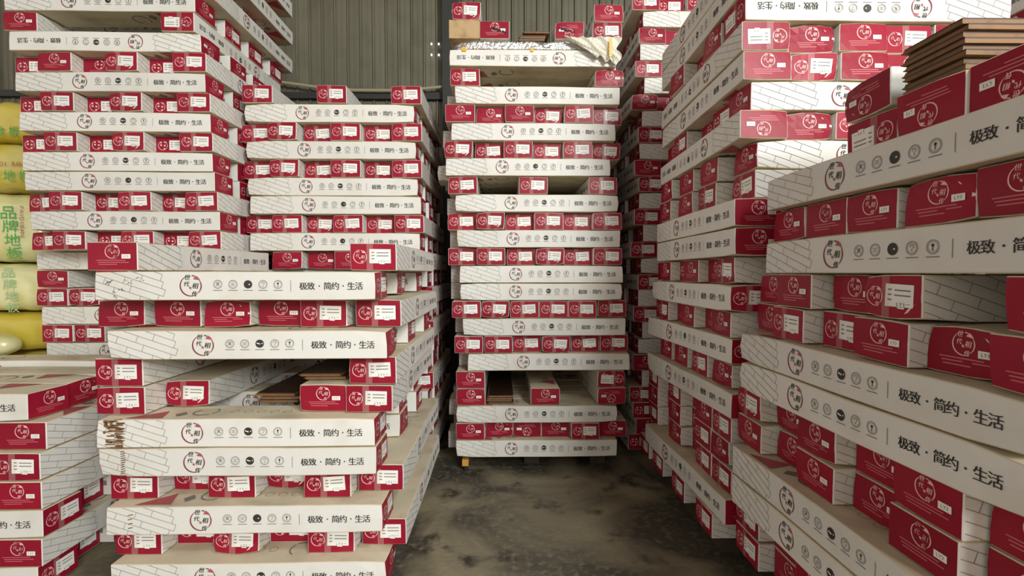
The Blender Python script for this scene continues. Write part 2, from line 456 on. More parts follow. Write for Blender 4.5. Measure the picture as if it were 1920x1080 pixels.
# ------------------------------------------------------------------ stacks: where every carton stands
CARTONS = []   # dict(c=(x,y), z, rz, flip, h, label)
def put(x, y, z, rz, h, label, flip=0, extra=None, role=None):
    CARTONS.append(dict(x=x, y=y, z=z, rz=rz, h=h, label=label, flip=flip, extra=extra))
    return CARTONS[-1]
def ordn(n):
    return {1: 'first', 2: 'second', 3: 'third', 4: 'fourth', 5: 'fifth', 6: 'sixth', 7: 'seventh', 8: 'eighth', 9: 'ninth', 10: 'tenth',
            11: '11th', 12: '12th', 13: '13th', 14: '14th', 15: '15th', 16: '16th', 17: '17th', 18: '18th', 19: '19th', 20: '20th',
            21: '21st', 22: '22nd', 23: '23rd'}.get(n, '%dth' % n)
def J(a): return random.uniform(-a, a)
D90 = math.pi / 2

def relax(xs, gap=CW + .0008):
    xs = list(xs)
    for _ in range(60):
        for i in range(len(xs) - 1):
            d = xs[i + 1] - xs[i]
            if d < gap: e = (gap - d) / 2; xs[i] -= e; xs[i + 1] += e
    return xs

def longs_facing(cx, y0, z, h, stack, lay, n=6, zig=(0, .06), flip=0, extra=None, pitch=.1485, rot=0.0, back=0.0, turn=0.0):
    """layer of cartons lying along X, one behind the other"""
    for k in range(n):
        lab = ('white printed carton lying lengthwise in front, %s layer down, %s' % (ordn(lay), stack)) if k == 0 else \
              ('carton lying %s behind the front one, %s layer down, %s' % (ordn(k), ordn(lay), stack))
        put(cx + zig[k % 2] + (J(.006) + back if k else 0), y0 + CW / 2 + k * pitch, z, (rot + turn if k == 0 else J(.008)) + (math.pi if (k and random.random() < .4) else 0), h, lab, flip if k == 0 else 0, extra if k == 0 else None)

def ends_facing(items, y0, z, h, stack, lay, rec=.045, styles=None, extra=None):
    """layer of cartons lying along Y, their red ends to the front; items: (x, recess flag or own y)"""
    xs = relax([i[0] for i in items]); n = len(items)
    for k, (x, it) in enumerate(zip(xs, items)):
        st = (styles or 'S' * n)[k]; fl = 1 if st.islower() else 0
        y = it[1] if it[1] > 1 else y0 + rec * it[1]
        kind = 'red carton end with large sticker' if st.upper() == 'S' else 'red carton end with small sticker'
        if n == 1: pos = 'alone'
        elif k == 0: pos = 'leftmost'
        elif k == n - 1: pos = 'rightmost'
        else: pos = ordn(k + 1) + ' from left'
        put(x, y + CL / 2 + J(.004), z, (-D90 if st.upper() == 'S' else D90) + J(.005), h,
            '%s, %s, %s layer down, %s' % (kind, pos, ordn(lay), stack), fl, (extra or {}).get(k))

# ---- C: tall middle stack ------------------------------------------------
zC = .082; pC = .0887; sC = 'tall middle stack'; yC = 2.44
rows = {24: .176, 22: .177, 19: .237, 17: .213, 15: .198, 14: .198, 12: .185, 10: .175, 8: .131, 6: .158, 4: .177}
ce = {23: ([(-.161, 0), (-.015, 1), (.131, 1), (.277, 1), (.423, 0), (.569, 1)], 'TTtTST'),
      21: ([(-.158, 0), (.219, 0), (.556, 0)], 'TTt'), 20: ([(-.158, 0), (.556, 0)], 'Ts'),
      18: ([(-.166, 0), (-.019, 0), (.129, 1), (.270, 0), (.427, 1), (.577, 1)], 'SSSSSS'),
      16: ([(-.179, 0), (-.033, 0), (.113, 0), (.259, 0), (.405, 0), (.564, 1)], 'SSSSSS'),
      13: ([(-.200, 1), (-.054, 0), (.096, 1), (.241, 0), (.388, 1), (.534, 0)], 'SSSSSS'),
      11: ([(-.205, 1), (-.058, 0), (.088, 1), (.234, 0), (.383, 1), (.529, 0)], 'SSSSSS'),
      9: ([(-.195, 0), (.158, 0), (.505, 0)], 'SSS'),
      7: ([(-.217, 0), (-.064, 1), (.082, 0), (.229, 1), (.377, 0), (.531, 1)], 'SSSSSS'),
      5: ([(-.209, 0), (-.056, 1), (.090, 0), (.237, 1), (.385, 0), (.536, 1)], 'TTTSSS'),
      3: ([(-.185, 0), (.534, 0)], 'ST')}
for r in range(24, 2, -1):
    z = zC + (24 - r) * pC; lay = r + 2
    if r in rows: longs_facing(rows[r], yC - .005 * (r % 3), z, pC - .001, sC, lay, zig=(0, -.055), rot=J(.006))
    else: ends_facing(ce[r][0], yC, z, pC - .001, sC, lay, .04, ce[r][1])
zC2 = zC + 22 * pC
longs_facing(.152, yC - .02, zC2, .082, sC, 4, n=5, zig=(0, .03), flip=1, extra='film')
zCf = zC2 + .083                    # the foil pack lies here, .058 thick
zCt = zCf + .060
for x, st, z, lay, ex in ((-.185, 'K', zCt, 2, 'kraft'), (-.032, 'T', zCt, 2, 'smudge'), (.330, 't', zCt, 2, 'smudge'), (.520, 'S', zCt, 2, None),
                      (-.182, 'S', zCt + .089, 1, None), (.523, 'T', zCt + .089, 1, None)):
    lab = {'K': 'carton end taped over with brown kraft tape, left of top row, tall middle stack'}.get(st) or \
        ('faded red carton end, %s, top of tall middle stack' % {(-.032): 'dark smudge, second from left', .330: 'upside down, beside brown boards',
          .520: 'lower of two at right', (-.182): 'uppermost at left', .523: 'uppermost at right'}[x])
    put(x, yC + CL / 2 + J(.004), z, (-D90 if st in 'SK' else D90) + J(.02), .088, lab, 1 if st.islower() else 0, ex)

# ---- M: stack left of the middle one -------------------------------------
sM = 'stack left of middle'; pM = .0888; zM1 = CAM_H + .727
mrow = {1: (-.834, 2.39), 3: (-.826, 2.385), 5: (-.818, 2.38), 6: (-.803, 2.375), 8: (-.808, 2.375)}
mend = {0: ([(-1.176, 0), (-.822, 0), (-.464, 0)], 'SSS'), 2: ([(-1.205, 1), (-1.061, 0), (-.904, 1), (-.758, 0), (-.605, 1), (-.464, 0)], 'SSSSSS'),
        4: ([(-1.199, 1), (-1.056, 0), (-.902, 1), (-.755, 0), (-.605, 1), (-.464, 0)], 'SSSSSS'),
        7: ([(-1.190, 1), (-1.043, 0), (-.894, 1), (-.747, 0), (-.60, 1), (-.453, 0)], 'SSSSSS'),
        9: ([(-1.043, 0), (-.890, 1), (-.742, 0), (-.59, 0), (-.44, 0)], 'TTTTT')}
lay = 0; r = 0
while True:
    z = zM1 + pM * (1 - r)
    if z < .03: break
    if r in mrow: longs_facing(mrow[r][0], mrow[r][1], z, pM - .001, sM, r + 1, n=4, zig=(0, 0), pitch=.225, rot=J(.006))
    elif r in mend: ends_facing(mend[r][0], 2.385, z, pM - .001, sM, r + 1, .045, mend[r][1])
    elif r in (10, 12, 14, 15, 17, 19): longs_facing(-.79, 2.475, z, pM - .001, sM, r + 1, n=4, zig=(0, 0), pitch=.2)
    else: ends_facing([(-1.18 + .15 * k, k % 2) for k in range(6)], 2.475, z, pM - .001, sM, r + 1)
    r += 1
zM_base = zM1 + pM * (1 - r + 1)

# ---- L: tall far-left stack ----------------------------------------------
sL = 'tall far-left stack'; pL = .0862; zL8 = CAM_H + .445
lrow = {0: -1.745, 2: -1.726, 4: -1.708, 6: -1.692, 8: -1.685, 9: -1.678, 11: -1.658, 13: -1.79, 16: -1.772, 18: -1.755}
lend = {1: ([(-2.091, 0), (-1.412, 0)], 'Ts'), 3: ([(-2.075, 1), (-1.928, 0), (-1.812, 1), (-1.665, 0), (-1.524, 1), (-1.377, 0)], 'STTSSS'),
        5: ([(-2.073, 1), (-1.926, 0), (-1.788, 1), (-1.641, 0), (-1.512, 1), (-1.365, 0)], 'SSSSSS'),
        7: ([(-2.063, 1), (-1.914, 0), (-1.780, 1), (-1.633, 0), (-1.507, 1), (-1.360, 0)], 'SSSSSS'),
        10: ([(-2.042, 1), (-1.895, 0), (-1.758, 1), (-1.611, 0), (-1.499, 1), (-1.352, 0)], 'SSSSSS'),
        12: ([(-2.028, 1), (-1.881, 0), (-1.749, 1), (-1.602, 0), (-1.496, 1), (-1.349, 0)], 'SSSSSS'),
        14: ([(-2.127, 0), (-1.849, 0), (-1.45, 0)], 'TTT'), 15: ([(-2.129, 0), (-1.991, 0), (-1.65, 0), (-1.45, 0)], 'SSSS'),
        17: ([(-2.107, 0), (-1.961, 0), (-1.65, 0), (-1.45, 0)], 'SSSS')}
r = -6  # topmost layers are added to cast shade on the back wall
while True:
    z = zL8 + pL * (8 - r)
    if z < .03: break
    lay = r + 3
    yL = 2.18 if r < 13 else 2.34
    if r in lrow: longs_facing(lrow[r], yL, z, pL - .001, sL, lay, n=4, zig=(0, 0), pitch=.225, back=(min(0, -1.282 - lrow[r] - CL / 2) if r > 3 else 0), flip=1 if r == 2 else 0, rot=J(.006), turn=math.pi)
    elif r in lend: ends_facing(lend[r][0], yL, z, pL - .001, sL, lay, .065, lend[r][1])
    elif r < 0 and r % 2: ends_facing([(-2.1 + .148 * k, k % 2) for k in range(6)], yL, z, pL - .001, sL, lay, .06)
    elif r % 2 == 0: longs_facing(-1.78, yL, z, pL - .001, sL, lay, n=4, zig=(0, 0), pitch=.225)
    else: ends_facing([(-2.10 + .148 * k, k % 2) for k in range(6)], yL, z, pL - .001, sL, lay, .06)
    r += 1

# ---- N: near left stack ---------------------------------------------------
sN = 'near left stack'; pN = .0878; zN2 = CAM_H - .082; yN = 1.45
nrow = {2: -.787, 4: -.755, 7: -.793, 8: -.789, 10: -.772, 12: -.763}
nend = {1: ([(-1.158, 1.47), (-0.399, 1.51)], 'TS'),
        3: ([(-1.189, 1.54), (-1.014, 1.54), (-0.855, 1.52), (-0.702, 1.55), (-0.553, 1.52), (-0.388, 1.53)], 'TTTTSS'),
        5: ([(-1.16, 1.49), (-0.4, 1.505)], 'SS'),
        6: ([(-1.16, 1.49), (-1.02, 1.58), (-0.558, 1.51), (-0.41, 1.505)], 'SSTS'),
        9: ([(-1.127, 1.495), (-0.984, 1.56), (-0.835, 1.495), (-0.687, 1.56), (-0.543, 1.495), (-0.386, 1.54)], 'SSSSSS'),
        11: ([(-1.123, 1.495), (-0.968, 1.56), (-0.822, 1.495), (-0.68, 1.56), (-0.531, 1.495), (-0.379, 1.54)], 'SSSSSS')}
nex = {2: 'scribble', 7: 'stain', 8: 'stain2', 10: 'stain3'}
for r in range(12, 0, -1):
    z = zN2 + pN * (2 - r)
    if r in nrow: longs_facing(nrow[r], yN, z, pN - .001, sN, r, n=3, zig=(0, 0), pitch=.335, extra=nex.get(r), rot=J(.004), turn=0 if r in nex else math.pi)
    else: ends_facing(nend[r][0], yN, z, pN - .001, sN, r, 0, nend[r][1])
zN_base = zN2 - pN * 10

# ---- F: low stack in the bottom-left corner --------------------------------
sF = 'low bottom-left stack'; pF = .089; zF1 = CAM_H - .461
for r in range(1, 8):
    z = zF1 + pF * (1 - r)
    if r == 1:
        longs_facing(-1.468 - CL / 2, 1.52, z, pF - .001, sF, 1, n=3, zig=(0, -.012), pitch=.150, turn=math.pi)
        put(-1.50 - CL / 2, 2.06, z + .001, 0, pF + .018, 'dusty carton lying at the back on top of low bottom-left stack', 0)
    elif r in (5, 7): longs_facing(-1.413 - CL / 2 - (.02 if r == 7 else 0), 1.497, z, pF - .001, sF, r, n=5, zig=(0, -.05))
    else:
        ends_facing([(-1.416 - CW / 2 - .0 - .15 * k, 0) for k in range(4, -1, -1)], 1.50 if r > 2 else 1.52, z, pF - .001, sF, r, styles={2: 'TTTTT', 3: 'SSSSS', 4: 'TTTTT', 6: 'TTTTT'}[r])
zF_base = zF1 - pF * 6

# ---- B: tall stack right of the aisle ----------------------------------------
sB = 'tall right stack'; pB = .089; zB9 = CAM_H + .141
def longs_aisle(x0, ynear, z, h, stack, lay, n=5, styles='T', zig=(0, .0), far=False, flip=0, dx=.1485, rot=0.0):
    """layer of cartons lying along Y; the first one shows its long side to the aisle (-X), the near ends face front"""
    for k in range(n):
        st = styles[k % len(styles)]
        lab = ('white printed carton lying along the aisle, %s layer down, %s' % (ordn(lay), stack)) if k == 0 else \
            ('red carton end facing front, %s from the aisle, %s layer down, %s' % (ordn(k + 1), ordn(lay), stack))
        put(x0 + CW / 2 + k * dx, ynear + CL / 2 + zig[k % 2] + J(.004), z, (-D90 if st.upper() == 'S' else D90) + rot + (J(.003) if k else 0), h, lab, 1 if st.islower() else 0)
def ends_aisle(x0, ys, z, h, stack, lay, styles=None, recs=None):
    """layer of cartons lying along X, red ends to the aisle; ys: centre Y of each, near one first"""
    n = len(ys)
    for k, y in enumerate(ys):
        st = (styles or 'ST' * 4)[k]; rc = (recs or [0] * n)[k]
        # end towards -X: the T end is at local -X, so no turn; the S end needs half a turn
        put(x0 + CL / 2 + rc, y, z, (0 if st.upper() == 'T' else math.pi) + J(.012), h,
            'red carton end facing aisle, %s from near end, %s layer down, %s' % (ordn(k + 1), ordn(lay), stack) if not (k == 0 and stack is sB) else
            'white printed carton side facing front, %s layer down, %s' % (ordn(lay), stack), 1 if st.islower() else 0)
z_of = lambda r: zB9 + pB * (9 - r)
six = lambda a, p=.148, n=6: [a + CW / 2 + p * k for k in range(n)]
Z6 = [0, .04, 0, .04, 0, .04]
for r in range(21, -1, -1):
    z = z_of(r); h = pB - .001; lay = r + 1
    if r in (0, 1): longs_aisle(.742, 1.485, z, h, sB, lay, styles='TS', rot=-.03)
    elif r == 2: ends_aisle(.738, six(1.48, .17, 5), z, h, sB, lay, 'sTSTS', [0, .0, .05, 0, .05])
    elif r == 3: longs_aisle(.742, 1.485, z, h, sB, lay, styles='sTTS', zig=(0, .012), dx=.150, rot=-.03)
    elif r == 4: longs_aisle(.746, 1.475, z, h, sB, lay, styles='TSTT', zig=(0, .012), dx=.150, rot=-.03)
    elif r == 5: ends_aisle(.760, six(1.485, .17, 5), z, h, sB, lay, 'TSTST', [0, .02, .05, 0, .03])
    elif r == 6: longs_aisle(.737, 1.48, z, h, sB, lay, styles='tTS', zig=(0, .015), rot=-.03)
    elif r in (7, 8): ends_aisle(.780 if r == 7 else .775, six(1.485, .208, 4), z, h, sB, lay, 'TTTT' if r == 7 else 'SSTT', [0, -.03, -.03, -.04])
    elif r in (9, 10): longs_aisle(.722, 1.47, z, h, sB, lay, styles='T', rot=-.03)
    elif r == 11: ends_aisle(.745, six(1.54), z, h, sB, lay, 'STTSTT', Z6)
    elif r == 12: longs_aisle(.722, 1.52, z, h, sB, lay, styles='S', rot=-.01)
    elif r == 13: ends_aisle(.748, six(1.57), z, h, sB, lay, 'TTTTSS', Z6)
    elif r == 14: longs_aisle(.740, 1.58, z, h, sB, lay, styles='S', rot=.035)
    elif r == 15: ends_aisle(.765, six(1.60, .19, 4), z, h, sB, lay, 'TSTT')
    elif r == 16: longs_aisle(.735, 1.57, z, h, sB, lay, styles='T', rot=.035)
    elif r in (17, 18, 19): ends_aisle(.765, six(1.59, .152, 6) if r != 18 else six(1.60, .152, 6), z, h, sB, lay, ('STTSTS', 'TSSTST', 'SSTTSS')[r - 17], [0, 0, .05, 0, .05, 0])
    elif r == 20: longs_aisle(.725, 1.57, z, h, sB, lay, styles='T', rot=.03)
    else: ends_aisle(.73, [1.72, 1.98, 2.24, 2.45], z, h, sB, lay, 'SSSS')
zB_base = z_of(21)

# ---- R: near right stack -------------------------------------------------------
sR = 'near right stack'; pR = .0891; zR3 = CAM_H - .002
zr = lambda r: zR3 + pR * (3 - r)
X0 = .763
slots = [.70, .848, 1.003, 1.154, 1.318, 1.474]     # centre Y, near one first
srec = [.04, 0, .04, 0, .04, 0]
def ends_R(r, ys, recs, styles):
    n = len(ys)
    for k, y in enumerate(ys):
        st = styles[k]
        put(X0 + recs[k] + CL / 2, y, zr(r), (0 if st.upper() == 'T' else math.pi) + J(.012), pR - .001,
            'red carton end facing aisle, %s from far end, %s layer down, %s' % (ordn(n - k), ordn(r + 2), sR), 1 if st.islower() else 0)
def longs_R(r, far, x0=X0, rot=0.0):
    for k in range(5):
        lab = ('white printed carton lying along the aisle, %s layer down, %s' % (ordn(r + 2), sR)) if k == 0 else \
            ('carton lying %s from the aisle, %s layer down, %s' % (ordn(k + 1), ordn(r + 2), sR))
        put(x0 + CW / 2 + k * .149, far - CL / 2, zr(r), -D90 + rot, pR - .001, lab, 0)
longs_R(1, 1.384, rot=.012); longs_R(3, 1.384, rot=.014)
ends_R(2, [.723, .872, 1.028, 1.177, 1.326], [.027] * 5, 'TTTTT')
ends_R(4, [.648, .940, 1.092, 1.260, 1.409], [0, 0, .04, 0, .035], 'TSTTT')
ends_R(5, [.670, .818, .967, 1.115, 1.278, 1.426], [0, .035, 0, .035, 0, .035], 'TTTSST')
longs_R(6, 1.487, .742, .014); longs_R(7, 1.483, .740, .014)
ends_R(8, [.702, .850, 1.004, 1.154, 1.318, 1.474], [.04, 0, .04, 0, .04, 0], 'TTTTTS')
ends_R(9, [.702, .855, 1.008, 1.158, 1.318, 1.470], [.04, 0, .04, 0, .04, 0], 'TTTTTT')
longs_R(10, 1.490, .728, .014); longs_R(11, 1.485, .725, .014)
ends_R(12, [.702, .850, 1.004, 1.154, 1.318, 1.474], [.04, 0, .04, 0, .04, 0], 'TTSTTS')
ends_R(13, [.702, .850, 1.004, 1.154, 1.318, 1.474], [.04, 0, .04, 0, .04, 0], 'TTTTTS')
put(.834 + CL / 2, 1.100, zr(0), math.pi + .02, .088, 'dark red carton end with large sticker, lower of two on top of near right stack', 1)
put(.832 + CL / 2, 1.103, zr(-1), -.01, .088, 'dark red carton end with small sticker, uppermost on near right stack', 1)
put(.795 + CL / 2, .904, zr(0), .01, .088, 'dark red carton under the brown boards on top of near right stack', 1)
put(.803 + CL / 2, .755, zr(0), .0, .088, 'dark red carton nearest the viewer on top of near right stack', 1)
zR_base = zr(13)

# ---- K: far stack behind the tall right one; D: stack beyond, at the top right ----
sK = 'far right-rear stack'; pK = .0885; zK1 = CAM_H + 1.322
r = -1
while True:
    z = zK1 + pK * (1 - r)
    if z < .03: break
    if r in (-1, 1, 3, 5, 7, 9, 12, 14, 16, 18, 20, 21, 23): longs_facing(.745 + .012 * (r % 3) + CL / 2, 2.64, z, pK - .001, sK, r + 2, zig=(0, .02))
    else: ends_facing([(.70 + .02 * (r % 3) + CW / 2 + .149 * k, k % 2) for k in range(6)], 2.64, z, pK - .001, sK, r + 2, .04, 'TTSSTT' if r % 4 == 2 else 'SSSTTS')
    r += 1
for r in range(0, 22):
    z = .09 + .089 * r
    if r % 2: longs_facing(1.68 + CL / 2, 1.52, z, .088, 'stack at the right edge', 23 - r, n=5)
    else: ends_facing([(1.68 + CW / 2 + .149 * k, k % 2) for k in range(5)], 1.52, z, .088, 'stack at the right edge', 23 - r, .04, 'STSTT')

# ------------------------------------------------------------------ setting
fl = MB(); fl.poly([(-8, -8, 0), (8, -8, 0), (8, 5, 0), (-8, 5, 0)], 'floor')
tag(fl.build('floor'), 'stained bare concrete floor with dark patches', kind='structure')
YW = 4.05
cl = MB(); cl.box(-8, 8, -5.5, YW + .1, 5.2, 5.3, 'roof'); tag(cl.build('ceiling'), 'unseen dark sheet metal roof, added to block light from above', kind='structure')  # unseen roof, added so ambient light comes in level instead of from above
wb = MB(); wb.box(-8, 8, YW + .03, YW + .10, 0, 5.2, 'steel')
wall = tag(wb.build('wall_back'), 'olive grey corrugated metal warehouse wall', kind='structure')
# one ribbed sheet strip, repeated along the wall
st = MB(); pw = .103
prof = [(0, 0), (.006, -.022), (.016, -.022), (.022, -.004), (.055, -.004), (.058, -.009), (.066, -.009), (.069, -.004), (pw - .002, -.004), (pw - .002, .02)]
for k in range(len(prof) - 1):
    (x0, y0), (x1, y1) = prof[k], prof[k + 1]
    st.poly([(x0, y0, 0), (x1, y1, 0), (x1, y1, 5.2), (x0, y0, 5.2)], 'sheet')
sm = st.mesh('wall_panel')
for k in range(125):
    o = link('wall_panel', sm, wall); o.location = (-6.0 + pw * k, YW, 0)
# bolt holes that let daylight in
hm = MB(); hm.poly([(.007 * math.cos(a), 0, .010 * math.sin(a)) for a in [2 * math.pi * k / 12 for k in range(12)]], 'hole'); hmm = hm.mesh('bolt_hole')
for x, z in ((-.573, 1.86), (-.514, 1.86), (-.573, 1.772), (-.514, 1.772), (-.470, 1.561)):
    o = link('bolt_hole', hmm, wall); o.location = (x, YW - .026, CAM_H + z)
tr = MB(); tr.box(-6, 6, YW - .16, YW - .03, CAM_H + 2.26, CAM_H + 2.46, 'steel'); tag(tr.build('trim_1'), 'dark steel beam along the top of the wall', kind='structure')
tr = MB(); tr.box(-6, 6, YW - .06, YW - .02, CAM_H + 1.405, CAM_H + 1.455, 'steel'); tag(tr.build('trim_2'), 'dark steel girt running across the metal wall', kind='structure')
tr = MB(); tr.box(-.45, -.36, YW - .14, YW - .028, 0, 5.2, 'steel'); tr.box(-.47, -.34, YW - .15, YW - .14, 0, 5.2, 'steel')
tag(tr.build('trim_3'), 'dark steel column behind the tall middle stack', kind='structure')
tr = MB(); tr.box(-2.14, -1.98, YW - .14, YW - .028, 0, 5.2, 'steel'); tag(tr.build('trim_4'), 'dark steel column behind the tall far-left stack', kind='structure')
pp = MB(); pp.tube([(x, YW - .09 - .0 * i, CAM_H + z * 1.0) for i, (x, z) in enumerate([(-2.3, 1.60), (-1.98, 1.552), (-1.788, 1.523), (-1.49, 1.484), (-1.191, 1.460), (-.847, 1.460), (-.61, 1.478), (-.416, 1.50), (.3, 1.58)])], .012, 'pipe')
tag(pp.build('conduit'), 'cream cable conduit sagging across the metal wall', 'pipe')

# ------------------------------------------------------------------ pallets under the stacks
def pallet(x0, x1, y0, y1, top, label, feet=False):
    root = tag(empty('pallet', ((x0 + x1) / 2, (y0 + y1) / 2, 0)), label, 'pallet', 'pallets under the stacks')
    w, d = x1 - x0, y1 - y0; th = min(.018, top * .4)
    for k in range(5):
        m = MB(); yy = -d / 2 + d * k / 4 * (1 - .09 / d); m.box(-w / 2 + (.03 if k == 0 else 0), w / 2, yy + (.05 if k == 0 else 0), yy + .09, top - th, top - .0005, 'wood'); m.build('deck_board', root)
    for k in range(3):
        m = MB(); xx = -w / 2 + (w - .08) * k / 2; m.box(xx, xx + .08, -d / 2 + (.10 if feet else 0), d / 2, 0.0005, top - th - .0003, 'wood'); m.build('bearer', root)
    if feet:
        m = MB(); m.box(-w / 2 + .03, -w / 2 + .062, -d / 2 + .0, -d / 2 + .05, .030, top - th - .0003, 'foot_yellow'); m.build('foot', root)
        m = MB(); m.tube([(-w / 2 + .047, -d / 2 + .022, .0005), (-w / 2 + .045, -d / 2 + .022, .03)], .013, 'black'); m.build('foot_tip', root)
    return root
pallet(-.235, .55, 2.46, 3.28, zC, 'dark pallet with an orange foot under the tall middle stack', True)
pallet(-1.18, -.42, 2.49, 3.3, zM_base, 'low pallet under the stack left of the middle stack')
pallet(-1.15, -.40, 1.50, 2.3, zN_base, 'low pallet under the near left stack')
pallet(.80, 1.5, 1.72, 2.4, zB_base, 'dark pallet under the tall stack right of the aisle')
pallet(.84, 1.5, .62, 1.46, zR_base, 'dark pallet under the near right stack')

# ------------------------------------------------------------------ loose brown boards
BL, BW, BT = .80, .126, .0105
def board_mesh():
    m = MB(); hw = BW / 2
    m.box(-BL / 2, BL / 2, -hw, hw, 0, BT * .7, 'board_edge', 'board_edge')
    m.box(-BL / 2 + .001, BL / 2 - .001, -hw + .001, hw - .001, BT * .7, BT, 'board_top')
    m.box(-BL / 2, BL / 2, hw, hw + .006, BT * .3, BT * .5, 'board_edge')          # tongue
    m.box(BL / 2, BL / 2 + .006, -hw, hw, BT * .3, BT * .5, 'board_edge')
    return m.mesh('floor_board')
bmesh_ = board_mesh()
def boards(x, y, z, rz, n, where, group, jx=.006, turn=0.0):
    for k in range(n):
        o = link('floor_board', bmesh_); o.location = (x + J(jx), y + J(jx), z + k * (BT + .0008)); o.rotation_euler = (0, 0, rz + J(.012) + turn * k)
        pos = 'lowest' if k == 0 else ('topmost' if k == n - 1 else ordn(k + 1) + ' from below')
        tag(o, 'dark brown wooden floor board, %s of the %s' % (pos, where), 'board', group)
zN = lambda r: zN2 + pN * (2 - r)
boards(-.745, 1.62 + BL / 2, zN(6) + .0005, D90, 3, 'three inside near left stack', 'loose boards inside the near left stack')
boards(-.577, 1.562 + BL / 2, zN(6) + .0895, D90, 2, 'pair on a carton in near left stack', 'boards on the open carton')
boards(-.008, 2.47 + BL / 2, zC + 3 * pC + .0005, D90, 4, 'pile inside tall middle stack', 'boards inside the middle stack')
boards(.160, yC + .02 + BL / 2, zCt + .0005, D90, 4, 'pile on top of tall middle stack', 'boards on top of the middle stack', .012)
boards(.806 + BL / 2, .905, zr(0) + .0895, 0, 8, 'pile on top of near right stack', 'boards on top of the near right stack', .004)

# ------------------------------------------------------------------ foil pack on the middle stack
def soft_block(name, sx, sy, sz, m, parent=None, n=(26, 8, 6), p=5.0, amp=.006, seed=1, zflat=True):
    """rounded soft package (superellipsoid sides) with crumpled skin"""
    r = random.Random(seed); ph = [[r.uniform(0, 6.28) for _ in range(3)] for _ in range(6)]; fr = [[r.uniform(8, 60) for _ in range(3)] for _ in range(6)]
    mb = MB(); idx = {}
    def add(p3):
        key = tuple(round(c, 5) for c in p3)
        if key not in idx:
            q = np.array(p3); l = (abs(q) ** p).sum() ** (1 / p); q = q / max(l, 1e-6)
            P = Vector((q[0] * sx / 2, q[1] * sy / 2, q[2] * sz / 2))
            d = sum(math.sin(P.x * f[0] + P.y * f[1] + P.z * f[2] + g[0]) for f, g in zip(fr, ph)) / 6 * amp
            P += Vector(q).normalized() * d; P.z += sz / 2
            if P.z < 0: P.z = 0
            idx[key] = len(mb.v); mb.v.append(tuple(P))
        return idx[key]
    for ax in range(3):
        a, b = [(1, 2), (2, 0), (0, 1)][ax]
        for sg in (-1, 1):
            for i in range(n[a]):
                for j in range(n[b]):
                    q = []
                    for di, dj in ((0, 0), (1, 0), (1, 1), (0, 1)):
                        c = [0, 0, 0]; c[ax] = sg; c[a] = -1 + 2 * (i + di) / n[a]; c[b] = -1 + 2 * (j + dj) / n[b]; q.append(add(c))
                    if sg < 0: q.reverse()
                    mb.f.append(tuple(q)); mb.m.append(m)
    o = mb.build(name, parent)
    for pl in o.data.polygons: pl.use_smooth = True
    return o
fp = tag(empty('foil_package', (.165, yC + .40, zCf)), 'crumpled silver foil package across the top of tall middle stack', 'package')
soft_block('foil_wrap', .84, .80, .058, 'foil', fp, (90, 24, 8), 9, .006, 3)
m = MB(); nx_, nz_ = 34, 12; r_ = random.Random(4)
for j in range(nz_ + 1):
    for i in range(nx_ + 1):
        u, v_ = i / nx_, j / nz_
        x = .405 - .27 * (1 - u) * (.45 + .55 * v_) + .012 * math.sin(v_ * 9) * u
        z = -.082 * (1 - v_) * (.35 + .65 * u ** .6) + .052 * v_ - .012 * (1 - v_) * math.sin(u * 17)
        y = -.446 - .010 * math.sin(u * 13 + v_ * 5) * math.sin(v_ * 4 + u * 7) - .006 * math.sin(u * 41 + v_ * 13) - .010 * (1 - v_)
        m.v.append((x, y, z))
for j in range(nz_):
    for i in range(nx_):
        k = j * (nx_ + 1) + i; m.f.append((k, k + 1, k + nx_ + 2, k + nx_ + 1)); m.m.append('film')
m.build('film_flap', fp)
m = MB(); m.box(.352, .366, -.474, -.470, -.055, .030, 'amber'); m.build('amber_tape', fp)
m = MB(); m.box(-.36, -.34, -.4255, -.4215, -.013, .006, 'amber'); m.build('amber_tape', fp)
m = MB(); m.box(-.025, -.01, -.4255, -.4215, -.013, .004, 'amber'); m.build('amber_tape', fp)

# ------------------------------------------------------------------ yellow bundles at the left edge
def bundle(z0, h, xr, y0, label, texts, m='yellow', p=7.0, seed=1, sx=.95):
    root = tag(empty('yellow_bundle', (xr - sx / 2, y0 + .40, CAM_H + z0)), label, 'bundle', 'yellow film-wrapped bundles at the left edge')
    soft_block('wrapping', sx, .80, h, m, root, (30, 14, 10), p, .012, seed)
    if texts:
        t = MB(); P = Print(t, lambda s, v: (s - sx / 2, -.404 - .006, v))
        for ch, s, v, hh, mm, kw in texts: P.char(ch, s, v, hh, mm, **kw)
        t.build('printed_text', root)
    return root
K0 = dict(sx=1.15)
bx = .95
bundle(.652, .205, -2.27, 2.47, 'yellow bundle with one green character, topmost at the left edge', [('板', bx - .13, .045, .05, 'green_print', {}), ('地', bx - .20, .045, .05, 'green_print', {})], seed=2)
bundle(.404, .246, -2.29, 2.46, 'yellow bundle with a row of green characters and red letters', [('板', bx - .058, .075, .052, 'green_print', {}), ('地', bx - .130, .075, .056, 'green_print', {}), ('牌', bx - .205, .075, .056, 'green_print', {})] +
       [(c, bx - .165 + .019 * i + (.02 if i > 1 else 0), .130, .020, 'redbrown', {}) for i, c in enumerate('DIBAN')], seed=3)
bundle(.051, .351, -2.265, 2.46, 'pale yellow bundle with large green characters one below another', [(c, bx - .165 + .008 * i, .245 - .066 * i, .062, 'green_print', dict(sx=1.25)) for i, c in enumerate('品牌地板')] +
       [(c, bx - .100, .27 - .019 * i, .020, 'redbrown', dict(rot=-90)) for i, c in enumerate('PAIDIBAN')], 'pale_yellow', seed=4)
